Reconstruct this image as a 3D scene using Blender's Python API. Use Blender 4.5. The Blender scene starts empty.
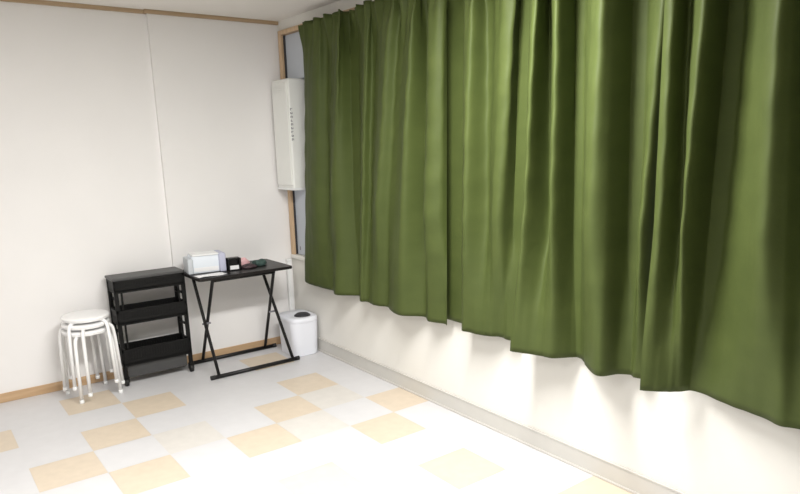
import bpy, bmesh, math, random
from mathutils import Vector, Matrix
random.seed(7)
scn = bpy.context.scene
col = scn.collection
PI = math.pi

# ------------------------------------------------------------------ materials
def mat(name, rgb, rough=.6, metal=0.0, spec=.5, noise=0.0, nscale=12, bump=0.0, bscale=80, trans=0.0, sheen=0.0, emit=None, estr=0.0, alpha=1.0, coat=0.0):
    m = bpy.data.materials.new(name); m.use_nodes = True
    nt = m.node_tree; b = nt.nodes['Principled BSDF']
    b.inputs['Base Color'].default_value = (*rgb, 1)
    b.inputs['Roughness'].default_value = rough
    b.inputs['Metallic'].default_value = metal
    b.inputs['Specular IOR Level'].default_value = spec
    b.inputs['Transmission Weight'].default_value = trans
    b.inputs['Sheen Weight'].default_value = sheen
    b.inputs['Coat Weight'].default_value = coat
    b.inputs['Alpha'].default_value = alpha
    if emit:
        b.inputs['Emission Color'].default_value = (*emit, 1)
        b.inputs['Emission Strength'].default_value = estr
    tc = nt.nodes.new('ShaderNodeTexCoord')
    if noise > 0:
        n = nt.nodes.new('ShaderNodeTexNoise'); n.inputs['Scale'].default_value = nscale; n.inputs['Detail'].default_value = 4
        nt.links.new(tc.outputs['Object'], n.inputs['Vector'])
        r = nt.nodes.new('ShaderNodeMapRange'); r.inputs['To Min'].default_value = 1-noise; r.inputs['To Max'].default_value = 1+noise
        r.inputs['From Min'].default_value = .3; r.inputs['From Max'].default_value = .7
        nt.links.new(n.outputs['Fac'], r.inputs['Value'])
        x = nt.nodes.new('ShaderNodeVectorMath'); x.operation = 'SCALE'; x.inputs[0].default_value = rgb
        nt.links.new(r.outputs['Result'], x.inputs['Scale']); nt.links.new(x.outputs['Vector'], b.inputs['Base Color'])
    if bump > 0:
        n = nt.nodes.new('ShaderNodeTexNoise'); n.inputs['Scale'].default_value = bscale; n.inputs['Detail'].default_value = 3
        nt.links.new(tc.outputs['Object'], n.inputs['Vector'])
        bp = nt.nodes.new('ShaderNodeBump'); bp.inputs['Strength'].default_value = bump; bp.inputs['Distance'].default_value = .004
        nt.links.new(n.outputs['Fac'], bp.inputs['Height']); nt.links.new(bp.outputs['Normal'], b.inputs['Normal'])
    return m

def wood(name, a, c, axis):
    m = mat(name, a, .5); nt = m.node_tree; b = nt.nodes['Principled BSDF']
    tc = nt.nodes.new('ShaderNodeTexCoord'); mp = nt.nodes.new('ShaderNodeMapping')
    s = [40, 40, 40]; s[axis] = 2.5; mp.inputs['Scale'].default_value = s
    n = nt.nodes.new('ShaderNodeTexNoise'); n.inputs['Scale'].default_value = 1.0; n.inputs['Detail'].default_value = 5
    r = nt.nodes.new('ShaderNodeValToRGB'); r.color_ramp.elements[0].position = .35; r.color_ramp.elements[1].position = .65
    r.color_ramp.elements[0].color = (*a, 1); r.color_ramp.elements[1].color = (*c, 1)
    nt.links.new(tc.outputs['Object'], mp.inputs['Vector']); nt.links.new(mp.outputs['Vector'], n.inputs['Vector'])
    nt.links.new(n.outputs['Fac'], r.inputs['Fac']); nt.links.new(r.outputs['Color'], b.inputs['Base Color'])
    return m

M = dict(
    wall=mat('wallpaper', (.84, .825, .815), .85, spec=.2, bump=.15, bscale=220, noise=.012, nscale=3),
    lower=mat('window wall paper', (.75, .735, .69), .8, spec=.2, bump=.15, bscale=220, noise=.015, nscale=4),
    ceil=mat('ceiling board', (.83, .795, .75), .9, spec=.1, bump=.1, bscale=150),
    tile_w=mat('white vinyl tile', (.62, .615, .625), .38, spec=.3, noise=.02, nscale=14),
    tile_b=mat('beige vinyl tile', (.62, .53, .42), .40, spec=.3, noise=.035, nscale=20),
    tile_y=mat('pale cream vinyl tile', (.62, .595, .56), .40, spec=.3, noise=.03, nscale=18),
    tile_g=mat('pale yellow vinyl tile', (.62, .60, .48), .40, spec=.3, noise=.03, nscale=18),
    vinyl=mat('grey vinyl skirting', (.54, .525, .49), .5, spec=.4, noise=.02),
    woodx=wood('light wood along', (.48, .31, .17), (.58, .40, .24), 0),
    wooddark=wood('brown picture rail wood', (.38, .27, .16), (.47, .34, .21), 0),
    woodz=wood('window wood upright', (.52, .36, .22), (.62, .45, .29), 2),
    woody=wood('window wood level', (.52, .36, .22), (.62, .45, .29), 1),
    black=mat('black enamelled steel', (.006, .0055, .0055), .4, spec=.35),
    blackpl=mat('black moulded plastic', (.0035, .0035, .0035), .5, spec=.25, bump=.05),
    toplid=mat('charcoal plastic lid', (.055, .055, .055), .45, spec=.5),
    tabletop=mat('black laminate', (.010, .008, .008), .38, spec=.35, bump=.04),
    rubber=mat('black rubber', (.01, .01, .01), .7),
    whpipe=mat('white painted pipe', (.90, .90, .90), .3, spec=.5),
    whseat=mat('white vinyl seat', (.90, .90, .90), .4, spec=.5, bump=.04, bscale=150),
    whpl=mat('white plastic', (.82, .83, .83), .4, spec=.45),
    binpl=mat('cool white bin plastic', (.78, .80, .86), .4, spec=.4),
    acpl=mat('off white casing plastic', (.80, .81, .78), .45, spec=.4),
    greypl=mat('grey plastic', (.20, .20, .22), .5),
    alu=mat('grey aluminium', (.25, .27, .30), .4, metal=.6),
    dark=mat('matt dark', (.03, .03, .035), .6),
    glass=mat('frosted window glass at night', (.50, .54, .60), .35, spec=.6, bump=.3, bscale=300),
    paper=mat('white paper', (.86, .86, .87), .6),
    boxw=mat('pale blue white board', (.76, .81, .87), .5),
    boxg=mat('grey white board', (.52, .55, .58), .55),
    boxl=mat('lavender grey board', (.48, .49, .62), .55),
    pink=mat('pink translucent film', (.80, .48, .50), .35, spec=.5, noise=.1, nscale=60),
    maroon=mat('dark maroon fabric', (.05, .03, .035), .7),
    teal=mat('dark teal fabric', (.04, .075, .065), .8, noise=.2, nscale=60, bump=.3),
    diff=mat('lamp diffuser', (.9, .9, .9), .4, emit=(1, .98, .95), estr=6.0),
)

def curtain_material():
    m = mat('olive green blackout fabric', (.1, .13, .03), .60, spec=.22, sheen=0.0)
    nt = m.node_tree; b = nt.nodes['Principled BSDF']
    b.inputs['Sheen Roughness'].default_value = .5
    b.inputs['Sheen Tint'].default_value = (.75, .9, .6, 1)
    tc = nt.nodes.new('ShaderNodeTexCoord')
    n = nt.nodes.new('ShaderNodeTexNoise'); n.inputs['Scale'].default_value = 5; n.inputs['Detail'].default_value = 5
    mp = nt.nodes.new('ShaderNodeMapping'); mp.inputs['Scale'].default_value = (1, 1, 1.8)
    nt.links.new(tc.outputs['Object'], mp.inputs['Vector']); nt.links.new(mp.outputs['Vector'], n.inputs['Vector'])
    r = nt.nodes.new('ShaderNodeValToRGB')
    r.color_ramp.elements[0].position = .3; r.color_ramp.elements[1].position = .7
    r.color_ramp.elements[0].color = (.054, .072, .018, 1); r.color_ramp.elements[1].color = (.066, .086, .022, 1)
    nt.links.new(n.outputs['Fac'], r.inputs['Fac']); nt.links.new(r.outputs['Color'], b.inputs['Base Color'])
    # soft creases + weave
    n2 = nt.nodes.new('ShaderNodeTexNoise'); n2.inputs['Scale'].default_value = 9; n2.inputs['Detail'].default_value = 6; n2.inputs['Roughness'].default_value = .65
    mp2 = nt.nodes.new('ShaderNodeMapping'); mp2.inputs['Scale'].default_value = (1, .8, 1.6)
    nt.links.new(tc.outputs['Object'], mp2.inputs['Vector']); nt.links.new(mp2.outputs['Vector'], n2.inputs['Vector'])
    b1 = nt.nodes.new('ShaderNodeBump'); b1.inputs['Strength'].default_value = .2; b1.inputs['Distance'].default_value = .012
    nt.links.new(n2.outputs['Fac'], b1.inputs['Height'])
    n3 = nt.nodes.new('ShaderNodeTexNoise'); n3.inputs['Scale'].default_value = 500
    nt.links.new(tc.outputs['Object'], n3.inputs['Vector'])
    b2 = nt.nodes.new('ShaderNodeBump'); b2.inputs['Strength'].default_value = .15; b2.inputs['Distance'].default_value = .001
    nt.links.new(n3.outputs['Fac'], b2.inputs['Height']); nt.links.new(b1.outputs['Normal'], b2.inputs['Normal'])
    nt.links.new(b2.outputs['Normal'], b.inputs['Normal'])
    return m
M['curtain'] = curtain_material()

# ------------------------------------------------------------------ helpers
def link(name, bm, m, parent=None, smooth=False, bevel=0.0, bseg=2, kind=None):
    me = bpy.data.meshes.new(name)
    bmesh.ops.recalc_face_normals(bm, faces=bm.faces[:])
    bm.to_mesh(me); bm.free()
    for k in (m if isinstance(m, (list, tuple)) else [m]): me.materials.append(k)
    o = bpy.data.objects.new(name, me); col.objects.link(o)
    if parent: o.parent = parent
    if smooth:
        for p in me.polygons: p.use_smooth = True
    if bevel > 0:
        b = o.modifiers.new('bevel', 'BEVEL'); b.width = bevel; b.segments = bseg; b.limit_method = 'ANGLE'
        for p in me.polygons: p.use_smooth = True
        w = o.modifiers.new('wn', 'WEIGHTED_NORMAL'); w.keep_sharp = True
    if kind: o['kind'] = kind
    return o

def thing(name, label, cat, loc=(0, 0, 0), rz=0, group=None):
    o = bpy.data.objects.new(name, None); col.objects.link(o)
    o.location = loc; o.rotation_euler = (0, 0, rz); o.empty_display_size = .05
    o['label'] = label; o['category'] = cat
    if group: o['group'] = group
    return o

def tag(o, label, cat, group=None):
    o['label'] = label; o['category'] = cat
    if group: o['group'] = group
    return o

def box(bm, x0, x1, y0, y1, z0, z1, mi=0):
    vs = [bm.verts.new((x, y, z)) for z in (z0, z1) for y in (y0, y1) for x in (x0, x1)]
    for f in ((0, 1, 3, 2), (4, 5, 7, 6), (0, 1, 5, 4), (2, 3, 7, 6), (0, 2, 6, 4), (1, 3, 7, 5)):
        fc = bm.faces.new([vs[i] for i in f]); fc.material_index = mi
    return vs

def B(*a):
    bm = bmesh.new()
    for k in a: box(bm, *k)
    return bm

def round_path(pts, r, n=6):
    pts = [Vector(p) for p in pts]
    out = [pts[0]]
    for i in range(1, len(pts)-1):
        a, p, c = pts[i-1], pts[i], pts[i+1]
        d1 = (a-p); d2 = (c-p); rr = min(r, d1.length*.49, d2.length*.49)
        s = p+d1.normalized()*rr; e = p+d2.normalized()*rr
        for k in range(n+1):
            t = k/n; out.append(s*(1-t)**2+p*2*t*(1-t)+e*t*t)
    out.append(pts[-1]); return out

def tube(bm, pts, r, seg=10, caps=True):
    pts = [Vector(p) for p in pts]
    rings = []
    t = (pts[1]-pts[0]).normalized()
    up = Vector((0, 0, 1)) if abs(t.z) < .9 else Vector((1, 0, 0))
    nrm = t.cross(up).normalized()
    for i, p in enumerate(pts):
        if i == 0: t = (pts[1]-pts[0]).normalized()
        elif i == len(pts)-1: t = (pts[-1]-pts[-2]).normalized()
        else: t = ((pts[i+1]-p).normalized()+(p-pts[i-1]).normalized()).normalized()
        nrm = (nrm-t*nrm.dot(t)).normalized(); bn = t.cross(nrm)
        rings.append([bm.verts.new(p+(nrm*math.cos(2*PI*k/seg)+bn*math.sin(2*PI*k/seg))*r) for k in range(seg)])
    for a, b in zip(rings, rings[1:]):
        for k in range(seg): bm.faces.new((a[k], a[(k+1) % seg], b[(k+1) % seg], b[k]))
    if caps:
        bm.faces.new(rings[0][::-1]); bm.faces.new(rings[-1])
    return bm

def T(pts, r, seg=10): return tube(bmesh.new(), pts, r, seg)

def lathe(bm, prof, seg=40, c=(0, 0, 0), sx=1, sy=1):
    rings = []
    for r, z in prof:
        if r < 1e-5: rings.append([bm.verts.new((c[0], c[1], c[2]+z))])
        else: rings.append([bm.verts.new((c[0]+r*sx*math.cos(2*PI*k/seg), c[1]+r*sy*math.sin(2*PI*k/seg), c[2]+z)) for k in range(seg)])
    for a, b in zip(rings, rings[1:]):
        for k in range(seg):
            k2 = (k+1) % seg
            if len(a) == 1 and len(b) == 1: continue
            if len(a) == 1: bm.faces.new((a[0], b[k2], b[k]))
            elif len(b) == 1: bm.faces.new((a[k], a[k2], b[0]))
            else: bm.faces.new((a[k], a[k2], b[k2], b[k]))
    return bm

def rrect(w, d, r, n=6):
    out = []
    for cx, cy, a0 in ((w/2-r, d/2-r, 0), (-w/2+r, d/2-r, PI/2), (-w/2+r, -d/2+r, PI), (w/2-r, -d/2+r, 1.5*PI)):
        for k in range(n+1):
            a = a0+PI/2*k/n; out.append((cx+r*math.cos(a), cy+r*math.sin(a)))
    return out

def loft(bm, loops, capa=True, capb=True):
    R = [[bm.verts.new(p) for p in L] for L in loops]
    for a, b in zip(R, R[1:]):
        n = len(a)
        for k in range(n): bm.faces.new((a[k], a[(k+1) % n], b[(k+1) % n], b[k]))
    if capa: bm.faces.new(R[0][::-1])
    if capb: bm.faces.new(R[-1])
    return bm

# ------------------------------------------------------------------ the room
S = .303
H = 2.41
XL, YF = -5.0, -6.6
IW, YB = 3.932, 4.693
BEIGE = {(-2, -4), (-1, -3), (-2, -2), (-3, -1), (-2, 0), (0, 0), (1, -1), (2, -2), (2, 1), (3, 0), (2, 3), (3, 5), (-4, -3), (2, -4)}
CREAM = {(2, -1), (1, 0), (-1, -1), (0, 1)}
CREAM.discard((0, 1))
YELL = {(0, 2)}
bm = bmesh.new()
rnd = random.Random(3)
for i in range(-13, 4):
    for j in range(-5, 18):
        x0 = max((i-IW)*S, XL); x1 = min((i+1-IW)*S, 0)
        y1 = min(-(j-(-YB))*S, 0); y0 = max(-(j+1+YB)*S, YF)
        if x1-x0 < 1e-4 or y1-y0 < 1e-4: continue
        c = (i, j); known = -4 <= i and j <= 5
        if c in BEIGE: mi = 1
        elif c in CREAM: mi = 2
        elif c in YELL: mi = 3
        elif not known and rnd.random() < .2: mi = rnd.choice((1, 1, 2, 3))
        else: mi = 0
        g = .0006
        f = bm.faces.new([bm.verts.new(p) for p in ((x0+g, y0+g, 0), (x1-g, y0+g, 0), (x1-g, y1-g, 0), (x0+g, y1-g, 0))]); f.material_index = mi
box(bm, XL, 0, YF, 0, -.06, -.0008, 0)
fl = link('floor', bm, [M['tile_w'], M['tile_b'], M['tile_y'], M['tile_g']], kind='structure')

link('ceiling', B((XL-.1, .1, YF-.1, .1, H, H+.08)), M['ceil'], kind='structure')
PX, PD = -.93, .025          # right stretch of the back wall stands 4 cm forward
link('wall_back', B((XL-.1, .1, 0, .1, -.06, H), (PX, 0, -PD, 0, 0, H)), M['wall'], kind='structure')
WY0, WY1, WZ0, WZ1 = -4.55, -.045, .70, 2.342
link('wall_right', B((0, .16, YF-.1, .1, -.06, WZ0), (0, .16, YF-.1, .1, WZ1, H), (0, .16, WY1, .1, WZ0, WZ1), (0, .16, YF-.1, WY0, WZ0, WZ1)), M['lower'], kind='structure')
link('wall_left', B((XL-.1, XL, YF-.1, .1, -.06, H)), M['wall'], kind='structure')
link('wall_front', B((XL-.1, .1, YF-.1, YF, -.06, H)), M['wall'], kind='structure')
link('baseboard_back', B((XL, PX, -.010, 0, 0, .060), (PX, 0, -PD-.010, -PD, 0, .060), (PX-.01, PX, -PD-.010, 0, 0, .060)), M['woodx'], bevel=.002, kind='structure')
link('baseboard_right', B((-.012, 0, YF, -PD-.010, 0, .098), (-.018, 0, YF, -PD-.010, 0, .012), (-.015, 0, YF, -PD-.010, .092, .102)), M['vinyl'], bevel=.002, kind='structure')
link('trim_1', B((XL, PX-.004, -.022, 0, H-.024, H)), M['wooddark'], bevel=.002, kind='structure')
link('trim_2', B((PX-.022, -.002, -PD-.022, -PD, H-.024, H), (PX-.022, PX, -PD, 0, H-.024, H)), M['wooddark'], bevel=.002, kind='structure')

# the window: wooden frame, four sashes of frosted glass
w = bpy.data.objects.new('window_1', None); col.objects.link(w); w.location = (0, 0, WZ0); w['kind'] = 'structure'
def wl(name, bm, m, par=w, **k):
    bmesh.ops.translate(bm, verts=bm.verts[:], vec=(0, 0, -WZ0)); return link(name, bm, m, par, **k)
F = .042
fr = wl('window_frame', B((-.014, .09, WY1-F, WY1, WZ0, WZ1), (-.014, .09, WY0, WY0+F, WZ0, WZ1), (-.014, .09, WY0+F, WY1-F, WZ1-.03, WZ1)), M['woodz'], bevel=.003)
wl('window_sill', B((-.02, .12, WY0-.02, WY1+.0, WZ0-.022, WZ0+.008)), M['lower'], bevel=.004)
n = 5; a0 = WY0+F; a1 = WY1-F; wd = (a1-a0)/n
for k in range(n):
    y0 = a0+k*wd; y1 = y0+wd; xo = .05 if k % 2 else .075; z0 = WZ0+.008; z1 = WZ1-.03
    s = wl('window_sash', B((xo, xo+.02, y0, y0+.028, z0, z1), (xo, xo+.02, y1-.028, y1, z0, z1), (xo, xo+.02, y0+.028, y1-.028, z0, z0+.045), (xo, xo+.02, y0+.028, y1-.028, z1-.035, z1), (xo-.002, xo+.022, y0+.028, y1-.028, 1.5, 1.53)), M['alu'], bevel=.002)
    wl('window_pane', B((xo+.008, xo+.013, y0+.028, y1-.028, z0+.045, z1-.035)), M['glass'])
lt = wl('window_latch', B((.020, .05, WY1-F-.075, WY1-F-.035, .722, .745), (.016, .03, WY1-F-.062, WY1-F-.048, .745, .775)), M['greypl'], bevel=.003)

# ------------------------------------------------------------------ window air conditioner
ac = thing('air_conditioner', 'tall slim white air conditioner fixed in the window corner beside the curtain', 'air conditioner', (0, -.185, 1.215))
def al(name, bm, m, par=ac, **k):
    bmesh.ops.translate(bm, verts=bm.verts[:], vec=(0, .185, -1.215)); return link(name, bm, m, par, **k)
al('casing', B((-.098, .045, -.315, -.062, 1.225, 1.995)), M['acpl'], bevel=.014, bseg=3)
al('front_panel', B((-.106, -.097, -.300, -.075, 1.25, 1.97)), M['acpl'], bevel=.006)
al('base_flange', B((-.100, .045, -.317, -.060, 1.214, 1.230)), M['whpl'], bevel=.004)
g = bmesh.new()
for k in range(5): box(g, -.109, -.1055, -.285, -.09, 1.90+k*.012, 1.905+k*.012)
al('air_outlet', g, M['acpl'])
g = bmesh.new()
rr = random.Random(5)
for k in range(9):        # a column of small grey characters down the side
    z = 1.775-k*.026
    box(g, -.0915, -.0865, -.3168, -.3148, z, z+.016)
    box(g, -.0915, -.0755, -.3168, -.3148, z+(.003 if k % 2 else .012), z+(.006 if k % 2 else .015))
    if k % 3: box(g, -.080, -.0760, -.3168, -.3148, z+.002, z+.014)
al('side_lettering', g, M['greypl'])
for z0, z1 in ((.712, 1.212), (1.998, WZ1-.034)):
    al('mounting_panel', B((.018, .045, -.345, -.09, z0, z1)), M['glass'], bevel=.002)
for z0, z1 in ((.712, 1.212), (1.998, WZ1-.034)):
    al('dark_strip', B((.006, .03, -.100, -.089, z0, z1)), M['dark'])  # narrow dark strip along the edge of each mounting panel

# ------------------------------------------------------------------ curtains
def catmull(P, n):
    out = []
    Q = [P[0]]+P+[P[-1]]
    for i in range(1, len(Q)-2):
        p0, p1, p2, p3 = Q[i-1], Q[i], Q[i+1], Q[i+2]
        for k in range(n):
            t = k/n
            out.append(tuple(.5*((2*b)+(c-a)*t+(2*a-5*b+4*c-d)*t*t+(-a+3*b-3*c+d)*t**3) for a, b, c, d in zip(p0, p1, p2, p3)))
    out.append(P[-1]); return out

ZB, ZT = .545, 2.315
def curtain(name_label, pts, zb, seed, group='olive green curtains on the long window', gain=1.0):
    """pts: (y near the top, y at the hem, distance off the wall)"""
    pts = [(p[0], p[1])+tuple(max(.034, .105+(q-.105)*gain) for q in p[2:]) for p in pts]
    r = random.Random(seed)
    root = thing('curtain', name_label, 'curtain', (0, pts[0][1], zb), 0, group)
    NS, NZ = 12, 64
    top = catmull([(p[0], p[2]) for p in pts], NS)
    bot = catmull([(p[1], p[3] if len(p) > 3 else p[2]) for p in pts], NS)
    n = len(top)
    # arc positions for the pinch pleats
    s = [0]
    for a, b in zip(top, top[1:]): s.append(s[-1]+math.hypot(a[0]-b[0], a[1]-b[1]))
    ph = [r.uniform(0, 6.28) for _ in range(8)]
    def at(i, z):
        t = (z-zb)/(ZT-zb)
        tt = min(t*1.17, 1.1)
        y = bot[i][0]*(1-tt)+top[i][0]*tt
        to = min(1, tt*2.3); to = to*to*(3-2*to)*.5+to*.5
        o = bot[i][1]*(1-to)+top[i][1]*to
        o = .10+(o-.10)*(1+.25*to)
        # heading: gathered flat on its rail
        k = max(0, min(1, (z-(ZT-.20))/.20)); k = k*k*(3-2*k)
        k2 = max(0, min(1, (z-(ZT-.42))/.42)); k2 = k2*k2
        e = min(1, i/6, (n-1-i)/6)
        pinch = .030*k*max(0, math.cos(s[i]*PI/.125+ph[0]))**6+.010*k*max(0, math.cos(s[i]*3*PI/.125+ph[0]))**2
        o = o*(1-.50*k)+.098*.50*k + pinch
        o += e*(.0012+.012*k2)*math.sin(s[i]*2*PI/.085+ph[1]+1.2*math.sin(z*2.1+ph[2]))
        o += e*.004*math.sin(s[i]*11+z*3.1+ph[3])*math.sin(z*4.3+ph[4])
        o += e*.0025*math.sin(z*31+4*math.sin(s[i]*9+ph[5]))*math.exp(-((z-1.6+.3*math.sin(s[i]*7))**2)/.5)
        o += .004*max(0, 1-(z-zb)/.25)*math.sin(s[i]*17+ph[6])
        return (-max(o, .034), y, z)
    bm = bmesh.new(); G = []
    zs = [zb+(ZT-zb)*j/NZ for j in range(NZ+1)]
    for z in zs:
        row = []
        for i in range(n):
            x, y, zz = at(i, z)
            if z == zs[-1]: zz += .006*math.cos(s[i]*2*PI/.16+ph[0])
            row.append(bm.verts.new((x, y-pts[0][1], zz-zb)))
        G.append(row)
    for a, b in zip(G, G[1:]):
        for k in range(n-1): bm.faces.new((a[k], a[k+1], b[k+1], b[k]))
    o = link('fabric', bm, M['curtain'], root, smooth=True)
    sd = o.modifiers.new('thick', 'SOLIDIFY'); sd.thickness = .0025; sd.offset = 0
    # turned-up hem along the bottom and the sewn heading tape, as slightly raised bands
    for nm, za, zc, off in (('hem', zb+.001, zb+.075, -.0024), ('heading_tape', ZT-.075, ZT-.004, -.0024)):
        bm = bmesh.new(); G = []
        for z in (za, (za+zc)/2, zc):
            row = []
            for i in range(n):
                x, y, zz = at(i, max(zb, z)); row.append(Vector((x, y-pts[0][1], z-zb)))
            out = []
            for i, p in enumerate(row):
                a = row[max(0, i-1)]; b = row[min(n-1, i+1)]; d = (b-a); d.z = 0
                nn = Vector((d.y, -d.x, 0)).normalized() if d.length > 1e-6 else Vector((-1, 0, 0))
                if (b-a).y < 0 and nn.x > 0: nn = -nn
                out.append(bm.verts.new(p+nn*off))
            G.append(out)
        for a, b in zip(G, G[1:]):
            for k in range(n-1): bm.faces.new((a[k], a[k+1], b[k+1], b[k]))
        h = link(nm, bm, M['curtain'], root, smooth=True)
        sd = h.modifiers.new('thick', 'SOLIDIFY'); sd.thickness = .0006; sd.offset = 0
    return root

P1 = [(-0.450, -0.335, 0.045, 0.050), (-0.530, -0.370, 0.080, 0.080), (-0.770, -0.577, 0.120, 0.101), (-0.827, -0.714, 0.080, 0.099), (-1.039, -0.777, 0.130, 0.080), (-1.044, -0.903, 0.110, 0.140), (-1.034, -1.005, 0.036, 0.070), (-1.112, -1.055, 0.036, 0.045), (-1.340, -1.177, 0.130, 0.129), (-1.363, -1.219, 0.090, 0.103), (-1.582, -1.340, 0.150, 0.110), (-1.629, -1.415, 0.110, 0.086), (-1.726, -1.523, 0.130, 0.135), (-1.824, -1.639, 0.160, 0.147), (-1.807, -1.750, 0.060, 0.060), (-1.950, -1.850, 0.150, 0.110), (-2.026, -1.943, 0.130, 0.075), (-2.003, -1.981, 0.090, 0.085)]
P2 = [(-1.940, -1.920, 0.034, 0.034), (-2.090, -2.090, 0.034, 0.034), (-2.175, -2.150, 0.125, 0.128), (-2.263, -2.192, 0.155, 0.129), (-2.269, -2.274, 0.070, 0.114), (-2.417, -2.341, 0.120, 0.080), (-2.482, -2.371, 0.110, 0.066), (-2.434, -2.425, 0.036, 0.080), (-2.509, -2.480, 0.034, 0.070)]
P3 = [(-2.586, -2.566, 0.120, 0.196), (-2.662, -2.598, 0.160, 0.183), (-2.617, -2.684, 0.045, 0.154), (-2.766, -2.764, 0.155, 0.129), (-2.755, -2.815, 0.036, 0.055), (-2.795, -2.848, 0.040, 0.036), (-2.980, -2.953, 0.170, 0.112), (-3.025, -3.048, 0.150, 0.165), (-3.031, -3.088, 0.040, 0.090), (-3.081, -3.127, 0.036, 0.060), (-3.220, -3.160, 0.130, 0.066), (-3.243, -3.197, 0.050, 0.050)]
P4 = [(-3.245, -3.271, 0.150, 0.208), (-3.290, -3.302, 0.160, 0.185), (-3.295, -3.340, 0.085, 0.149), (-3.416, -3.380, 0.180, 0.105), (-3.411, -3.402, 0.045, 0.060), (-3.454, -3.455, 0.040, 0.055), (-3.553, -3.584, 0.120, 0.098), (-3.653, -3.697, 0.200, 0.118), (-3.671, -3.766, 0.160, 0.140), (-3.677, -3.819, 0.080, 0.115), (-3.83, -3.90, .090, .100), (-3.93, -4.02, .150, .140), (-4.03, -4.12, .06, .08), (-4.15, -4.22, .15, .13), (-4.25, -4.32, .07, .08)]
curtain('wide green curtain panel at the far end, next to the white air conditioner', P1, .545, 1)
curtain('narrow green curtain panel between the two dark gaps in mid row', P2, .560, 2)
curtain('deeply folded green curtain panel tucked behind the edge of the nearest panel', P3, .560, 3)
curtain('nearest green curtain panel, cut off by the right edge of the photo', P4, .572, 4)
# rail
cr = thing('curtain_rail', 'slim white curtain rail above the window behind the curtain headings', 'curtain rail', (-.014, -2.40, 2.285))
link('track', B((-.017, .000, -1.95, 1.95, -.010, .010)), M['whpl'], cr, bevel=.003)
g = B((.004, .020, -1.85, -1.81, -.012, .012))
for y in (-1.83, -.9, 0, .9, 1.83):
    link('bracket', B((.000, .0138, y-.012, y+.012, -.014, .020)), M['whpl'], cr, bevel=.002)
g.free()

# ------------------------------------------------------------------ stools (a stack of three)
STOOL_LABELS = ['white round pipe stool, topmost of the stack beside the black trolley',
                'white round pipe stool in the middle of the stack beside the trolley',
                'white round pipe stool at the bottom of the stack, its feet on the floor']
def stool():
    root = thing('stool', STOOL_LABELS[2], 'stool', (0, 0, 0), 0, 'white stools nested in a stack')
    bm = lathe(bmesh.new(), [(0, .424), (.126, .424), (.137, .427), (.141, .433), (.140, .440), (.132, .4445), (.06, .446), (0, .446)], 44)
    link('seat', bm, M['whseat'], root, smooth=True)
    bm = bmesh.new()
    lathe(bm, [(.120, .4255), (.124, .419), (.134, .419), (.138, .4275), (.120, .4255)], 44)
    link('seat_rim', bm, M['whpipe'], root, smooth=True)
    ft, tp = .172, .150
    for k in range(4):
        a = PI/4+k*PI/2; c, s_ = math.cos(a), math.sin(a)
        pts = [(c*.02, s_*.02, .413), (c*tp, s_*tp, .413), (c*(tp+.010), s_*(tp+.010), .330), (c*ft, s_*ft, .012)]
        bm = T(round_path(pts, .035), .0110, 12)
        leg = link('leg', bm, M['whpipe'], root, smooth=True)
        bm = bmesh.new(); lathe(bm, [(0, 0), (.013, 0), (.0138, .005), (.0132, .022), (0, .022)], 16, (c*ft, s_*ft, 0))
        link('foot_cap', bm, M['whpl'], leg, smooth=True)
    return root
def copy_tree(o, parent=None):
    c = o.copy(); col.objects.link(c)
    if parent: c.parent = parent
    for ch in [x for x in list(bpy.data.objects) if x.parent == o]: copy_tree(ch, c)
    return c
st = stool()
pos = (-1.585, -.217)
st.location = (*pos, 0); st.rotation_euler = (0, 0, R0 := math.radians(8))
for k in (1, 2):
    c = copy_tree(st); c.location = (pos[0]+.004*k, pos[1]-.002*k, .043*k); c.rotation_euler = (0, 0, R0+math.radians((0, 17, -15)[k]))
    c['label'] = STOOL_LABELS[2-k]

# ------------------------------------------------------------------ trolley
tr = thing('storage_trolley', 'black three-tier rolling trolley between the white stools and the folding table', 'trolley', (-1.160, -.13, 0))
tx0, tx1, ty0, ty1 = -.232, .226, -.10, .075
def tray(z0, z1, name, ins):
    bm = bmesh.new(); t = .006
    x0, x1, y0, y1 = tx0+ins, tx1-ins, ty0+ins*.4, ty1-ins*.4
    zf = z1-.018
    box(bm, x0, x1, y0, y1, z0+.012, z0+.018)                      # floor
    lip = z1
    for (a0_, a1_, b0_, b1_) in ((x0, x1, y0, y0+t), (x0, x1, y1-t, y1), (x0, x0+t, y0, y1), (x1-t, x1, y0, y1)):
        box(bm, a0_, a1_, b0_, b1_, z0, z0+.045)
        box(bm, a0_-.002, a1_+.002, b0_-.002, b1_+.002, zf, lip)
    for (a0_, a1_, b0_, b1_) in ((x0, x1, y0+.001, y0+t-.001), (x0, x1, y1-t+.001, y1-.001), (x0+.001, x0+t-.001, y0, y1), (x1-t+.001, x1-.001, y0, y1)):
        box(bm, a0_, a1_, b0_, b1_, z0+.045, zf)
    n = 26                                                         # upright ribs on the basket walls
    for k in range(n+1):
        x = x0+(x1-x0)*k/n
        for yy in (y0, y1-t): box(bm, x-.0035, x+.0035, yy-.001, yy+t+.001, z0+.045, zf)
    return link(name, bm, M['blackpl'], tr)
tray(.630, .712, 'upper_basket', .004)
tray(.415, .515, 'middle_basket', .004)
tray(.135, .250, 'lower_basket', .004)
link('kick_panel', B((tx0+.03, tx1-.03, ty0+.020, ty0+.024, .050, .132)), M['toplid'], tr)
lid = link('top_board', B((tx0-.006, tx1+.006, ty0-.006, ty1+.006, .712, .730)), M['toplid'], tr, bevel=.006, bseg=3)
lid['label'] = 'charcoal top board'
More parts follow.
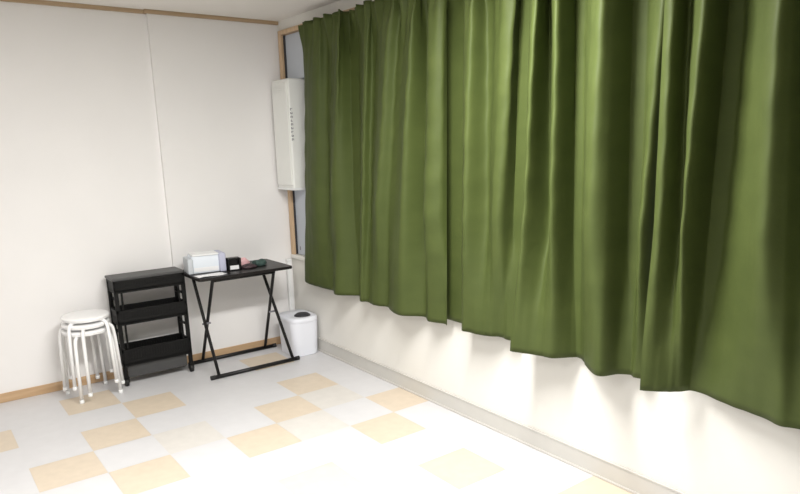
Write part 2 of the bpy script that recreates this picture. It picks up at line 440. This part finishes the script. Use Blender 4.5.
for sx in (-1, 1):
    for sy in (-1, 1):
        x = sx*.208; y = (ty0+.012) if sy < 0 else (ty1-.012)
        xo = x+sx*.012
        link('post', B((xo-.013, xo+.013, y-.010, y+.010, .06, .712)), M['blackpl'], tr, bevel=.003)
        cs = link('caster', T([(xo-.012, y, .025), (xo+.012, y, .025)], .025, 24), M['rubber'], tr, smooth=False, bevel=.003)
        bm = B((xo-.018, xo-.013, y-.010, y+.014, .022, .062), (xo+.013, xo+.018, y-.010, y+.014, .022, .062), (xo-.018, xo+.018, y-.012, y+.015, .053, .066))
        link('caster_fork', bm, M['blackpl'], cs, bevel=.001)
for sx in (-1, 1):
    x = sx*.208
    for z in (.575, .355): link('side_rail', B((x-.006, x+.006, ty0+.02, ty1-.02, z-.008, z+.008)), M['blackpl'], tr, bevel=.002)
    link('inner_post', B((sx*.185-.006, sx*.185+.006, ty0+.008, ty0+.020, .18, .65)), M['blackpl'], tr, bevel=.002)

# ------------------------------------------------------------------ folding table
tb = thing('folding_table', 'black folding table with crossed legs against the back wall', 'table', (-.60, -.28, 0))
def tl(name, bm, m=M['black'], par=tb, **k):
    bmesh.ops.translate(bm, verts=bm.verts[:], vec=(.60, .28, 0)); return link(name, bm, m, par, **k)
bm = bmesh.new()
L = rrect(.685, .43, .02)
loft(bm, [[(x*.992-.5825, y*.99-.28, .682) for x, y in L], [(x-.5825, y-.28, .685) for x, y in L], [(x-.5825, y-.28, .699) for x, y in L], [(x*.994-.5825, y*.992-.28, .702) for x, y in L]])
tl('tabletop', bm, M['tabletop'])
def sq(bm, p, q, w_):
    return tube(bm, [p, q], w_, 4)
for (xt, yt, xb, yb) in ((-.845, -.14, -.848, -.490), (-.820, -.455, -.808, -.085), (-.325, -.14, -.285, -.490), (-.372, -.455, -.310, -.085)):
    tl('leg', T([(xt, yt, .676), (xt, yt+(yb-yt)*.02, .660), (xb, yb, .022)], .0110, 12), smooth=True)
tl('foot_bar', T([(-.897, -.490, .0145), (-.243, -.490, .0145)], .0140, 12), smooth=True)
tl('foot_bar', T([(-.900, -.085, .0145), (-.228, -.085, .0145)], .0140, 12), smooth=True)
for x in (-.892, -.248): tl('foot_cap', T([(x-.014, -.490, .0155), (x+.014, -.490, .0155)], .0155, 12), M['rubber'])
for x in (-.893, -.233): tl('foot_cap', T([(x-.014, -.085, .0155), (x+.014, -.085, .0155)], .0155, 12), M['rubber'])
tl('top_rail', T([(-.845, -.14, .670), (-.325, -.14, .670)], .0105, 12), smooth=True)
tl('top_rail', T([(-.820, -.455, .670), (-.372, -.455, .670)], .0105, 12), smooth=True)
for a, b in ((-.858, -.800), (-.352, -.294)):
    tl('pivot_bolt', T([(a, -.2915, .345), (b, -.2915, .345)], .007, 10), M['greypl'])

# ------------------------------------------------------------------ things on the table
ZT_ = .702
bx = thing('storage_box', 'white box with grey end panels on the left end of the black table', 'box', (-.776, -.235, ZT_), math.radians(-8))
link('body', B((-.105, .080, -.070, .065, 0, .118)), M['boxw'], bx, bevel=.006)
link('end_panel', B((-.135, -.100, -.085, .075, 0, .105)), M['boxg'], bx, bevel=.006)
e = link('end_panel', B((.075, .120, -.095, .080, 0, .128)), M['boxl'], bx, bevel=.008); e['label'] = 'lavender grey end panel'
link('lid', B((-.100, .078, -.078, .068, .118, .130)), M['whpl'], bx, bevel=.005)
link('front_strip', B((-.095, .070, -.0725, -.069, .012, .040)), M['paper'], bx)
bm = bmesh.new()
nn = 8
g = [[bm.verts.new((-.10+.20*i/nn, -.045+.09*j/nn, .001+.004*math.sin(i*.8)*math.sin(j*.7+1)**2+.002)) for i in range(nn+1)] for j in range(nn+1)]
for j in range(nn):
    for i in range(nn): bm.faces.new((g[j][i], g[j][i+1], g[j+1][i+1], g[j+1][i]))
ps = tag(link('paper_sheet', bm, M['paper'], smooth=True), 'loose white paper sheet lying in front of the white box', 'paper')
ps.location = (-.818, -.420, ZT_+.001); ps.rotation_euler = (0, 0, math.radians(3))
sd = ps.modifiers.new('t', 'SOLIDIFY'); sd.thickness = .0006

kb = thing('desk_caddy', 'small black open-fronted caddy with a white card on the table', 'caddy', (-.615, -.335, ZT_), math.radians(-4))
link('shell', B((-.045, -.038, -.035, .035, 0, .085), (.030, .045, -.035, .035, 0, .085), (-.045, .045, .028, .035, 0, .085), (-.045, .045, -.035, .035, 0, .008), (-.045, .045, -.020, .035, .076, .085)), M['black'], kb, bevel=.002)
c_ = link('card', B((-.036, .026, -.034, -.030, .009, .036)), M['paper'], kb); c_['label'] = 'white card'
link('partition', B((-.036, .028, -.008, -.003, .008, .074)), M['black'], kb)

def pouch(name, label, cat, m, loc, sx, sy, sz, seed, rz=0):
    r = random.Random(seed); bm = bmesh.new()
    bmesh.ops.create_icosphere(bm, subdivisions=4, radius=1)
    ph = [r.uniform(0, 6) for _ in range(6)]
    for v in bm.verts:
        x, y, z = v.co
        k = 1+.09*math.sin(5*x+ph[0])*math.sin(4*y+ph[1])+.05*math.sin(9*x+7*y+ph[2])
        z = max(z, -.62)
        v.co = (math.copysign(abs(x)**.75, x)*sx*k, math.copysign(abs(y)**.75, y)*sy*k, (z+.62)/1.62*sz*(1+.12*math.sin(4*x+ph[3])))
    o = tag(link(name, bm, m, smooth=True), label, cat); o.location = loc; o.rotation_euler = (0, 0, rz); return o
pouch('tissue_packet', 'pale pink packet behind the dark cloth in mid table', 'packet', M['pink'], (-.505, -.235, ZT_), .048, .030, .055, 2)
pouch('folded_cloth', 'flat dark maroon cloth lying in front of the pink packet', 'cloth', M['maroon'], (-.505, -.335, ZT_), .055, .045, .026, 4)
pouch('fabric_pouch', 'dark green pouch on the right half of the black table', 'pouch', M['teal'], (-.405, -.300, ZT_), .045, .040, .045, 9)

# ------------------------------------------------------------------ waste bin
bn = thing('waste_bin', 'white plastic waste bin with a dark oval opening in the corner under the window', 'bin', (-.133, -.312, 0), 0)
W, D = .228, .290
bm = bmesh.new(); Ls = []
for z, k, ex in ((0, .90, 0), (.006, .925, 0), (.10, .955, 0), (.20, .98, 0), (.262, .99, 0)):
    Ls.append([(x*k, y*k, z) for x, y in rrect(W, D, .065, 8)])
loft(bm, Ls); link('body', bm, M['binpl'], bn, smooth=False, bevel=.004)
# lid with an elliptical opening
bm = bmesh.new(); ns = 48
def rr_at(a, w_, d_, p=4):
    c, s_ = math.cos(a), math.sin(a)
    q = (abs(c/(w_/2))**p+abs(s_/(d_/2))**p)**(-1/p); return (q*c, q*s_)
def ring(f, z): return [(*f(2*PI*k/ns), z) for k in range(ns)]
oc = (.012, -.055)
ov = lambda a, k=1: (oc[0]+.062*k*math.cos(a), oc[1]+.060*k*math.sin(a))
loft(bm, [ring(lambda a: rr_at(a, W*1.0, D*1.0), .256), ring(lambda a: rr_at(a, W*1.02, D*1.02), .262), ring(lambda a: rr_at(a, W*1.02, D*1.02), .284),
          ring(lambda a: rr_at(a, W*.97, D*.97), .293), ring(lambda a: ov(a, 1.08), .295), ring(lambda a: ov(a), .292), ring(lambda a: ov(a), .264)], capa=False, capb=False)
link('lid', bm, M['binpl'], bn, smooth=True)
bm = bmesh.new()
loft(bm, [ring(lambda a: ov(a, .995), .286), ring(lambda a: ov(a, .96), .298), ring(lambda a: ov(a, .7), .310), ring(lambda a: ov(a, .3), .316)], capa=False)
f_ = link('opening_flap', bm, M['dark'], bn, smooth=True); f_['label'] = 'dark flap in the opening'

# ------------------------------------------------------------------ slim white pipe cover in the corner
dc = thing('pipe_cover', 'slim white pipe cover running up the corner behind the bin', 'pipe cover', (-.046, -.055, 0))
link('duct', B((-.018, .018, -.012, .013, .0, .66)), M['whpl'], dc, bevel=.003)
link('end_cap', B((-.020, .0185, -.014, .0135, .655, .675)), M['whpl'], dc, bevel=.003)

# ------------------------------------------------------------------ ceiling lamp and an added fill light
def lamp(label, x, y, power):
    root = thing('ceiling_light', label, 'ceiling light', (x, y, H), 0, 'long white ceiling lights')
    link('housing', B((-.63, .63, -.14, .14, -.035, 0)), M['whpl'], root, bevel=.006)
    bm = bmesh.new()
    loft(bm, [[(x_, 0.13*math.cos(PI*k/12), -.034-.045*math.sin(PI*k/12)) for k in range(13)] for x_ in (-.62, .62)])
    link('diffuser', bm, M['diff'], root)
    L = bpy.data.lights.new('lamp_light', 'AREA'); L.shape = 'RECTANGLE'; L.size = 1.22; L.size_y = .24; L.energy = power; L.color = (1, .985, .96)
    o = bpy.data.objects.new('lamp_light', L); col.objects.link(o); o.parent = root; o.location = (0, 0, -.085)
lamp('long white ceiling light over the middle of the room', -1.15, -2.72, 41)
lamp('added long ceiling light near the front of the room, for fill', -3.2, -3.4, 16)  # added fill lamp, evens out the light in the room

wd_ = bpy.data.worlds.new('world'); scn.world = wd_; wd_.use_nodes = True
wd_.node_tree.nodes['Background'].inputs['Color'].default_value = (.02, .025, .04, 1)
wd_.node_tree.nodes['Background'].inputs['Strength'].default_value = .3

# ------------------------------------------------------------------ camera
cam = bpy.data.cameras.new('camera'); co = bpy.data.objects.new('camera', cam); col.objects.link(co)
r_, u_, f_ = ((0.7983836786338042, -0.6016578988945027, -0.02431613433519051), (0.15847895394074313, 0.17099578074831692, 0.9724427305112224), (0.5809198936591882, 0.7802359999795743, -0.2318703549116868))
mw = Matrix.Identity(4)
for k in range(3):
    mw[k][0] = r_[k]; mw[k][1] = u_[k]; mw[k][2] = -f_[k]
mw[0][3], mw[1][3], mw[2][3] = -2.415819, -4.680138, 1.542876
co.matrix_world = mw
cam.sensor_width = 36; cam.lens = 665.162*36/800
cam.shift_y = (300.076-247)/800
cam.clip_start = .05
scn.camera = co

scn.view_settings.view_transform = 'Standard'
scn.view_settings.look = 'None'
scn.view_settings.gamma = 1
scn.view_settings.use_curve_mapping = False
scn.view_settings.exposure = 1.12
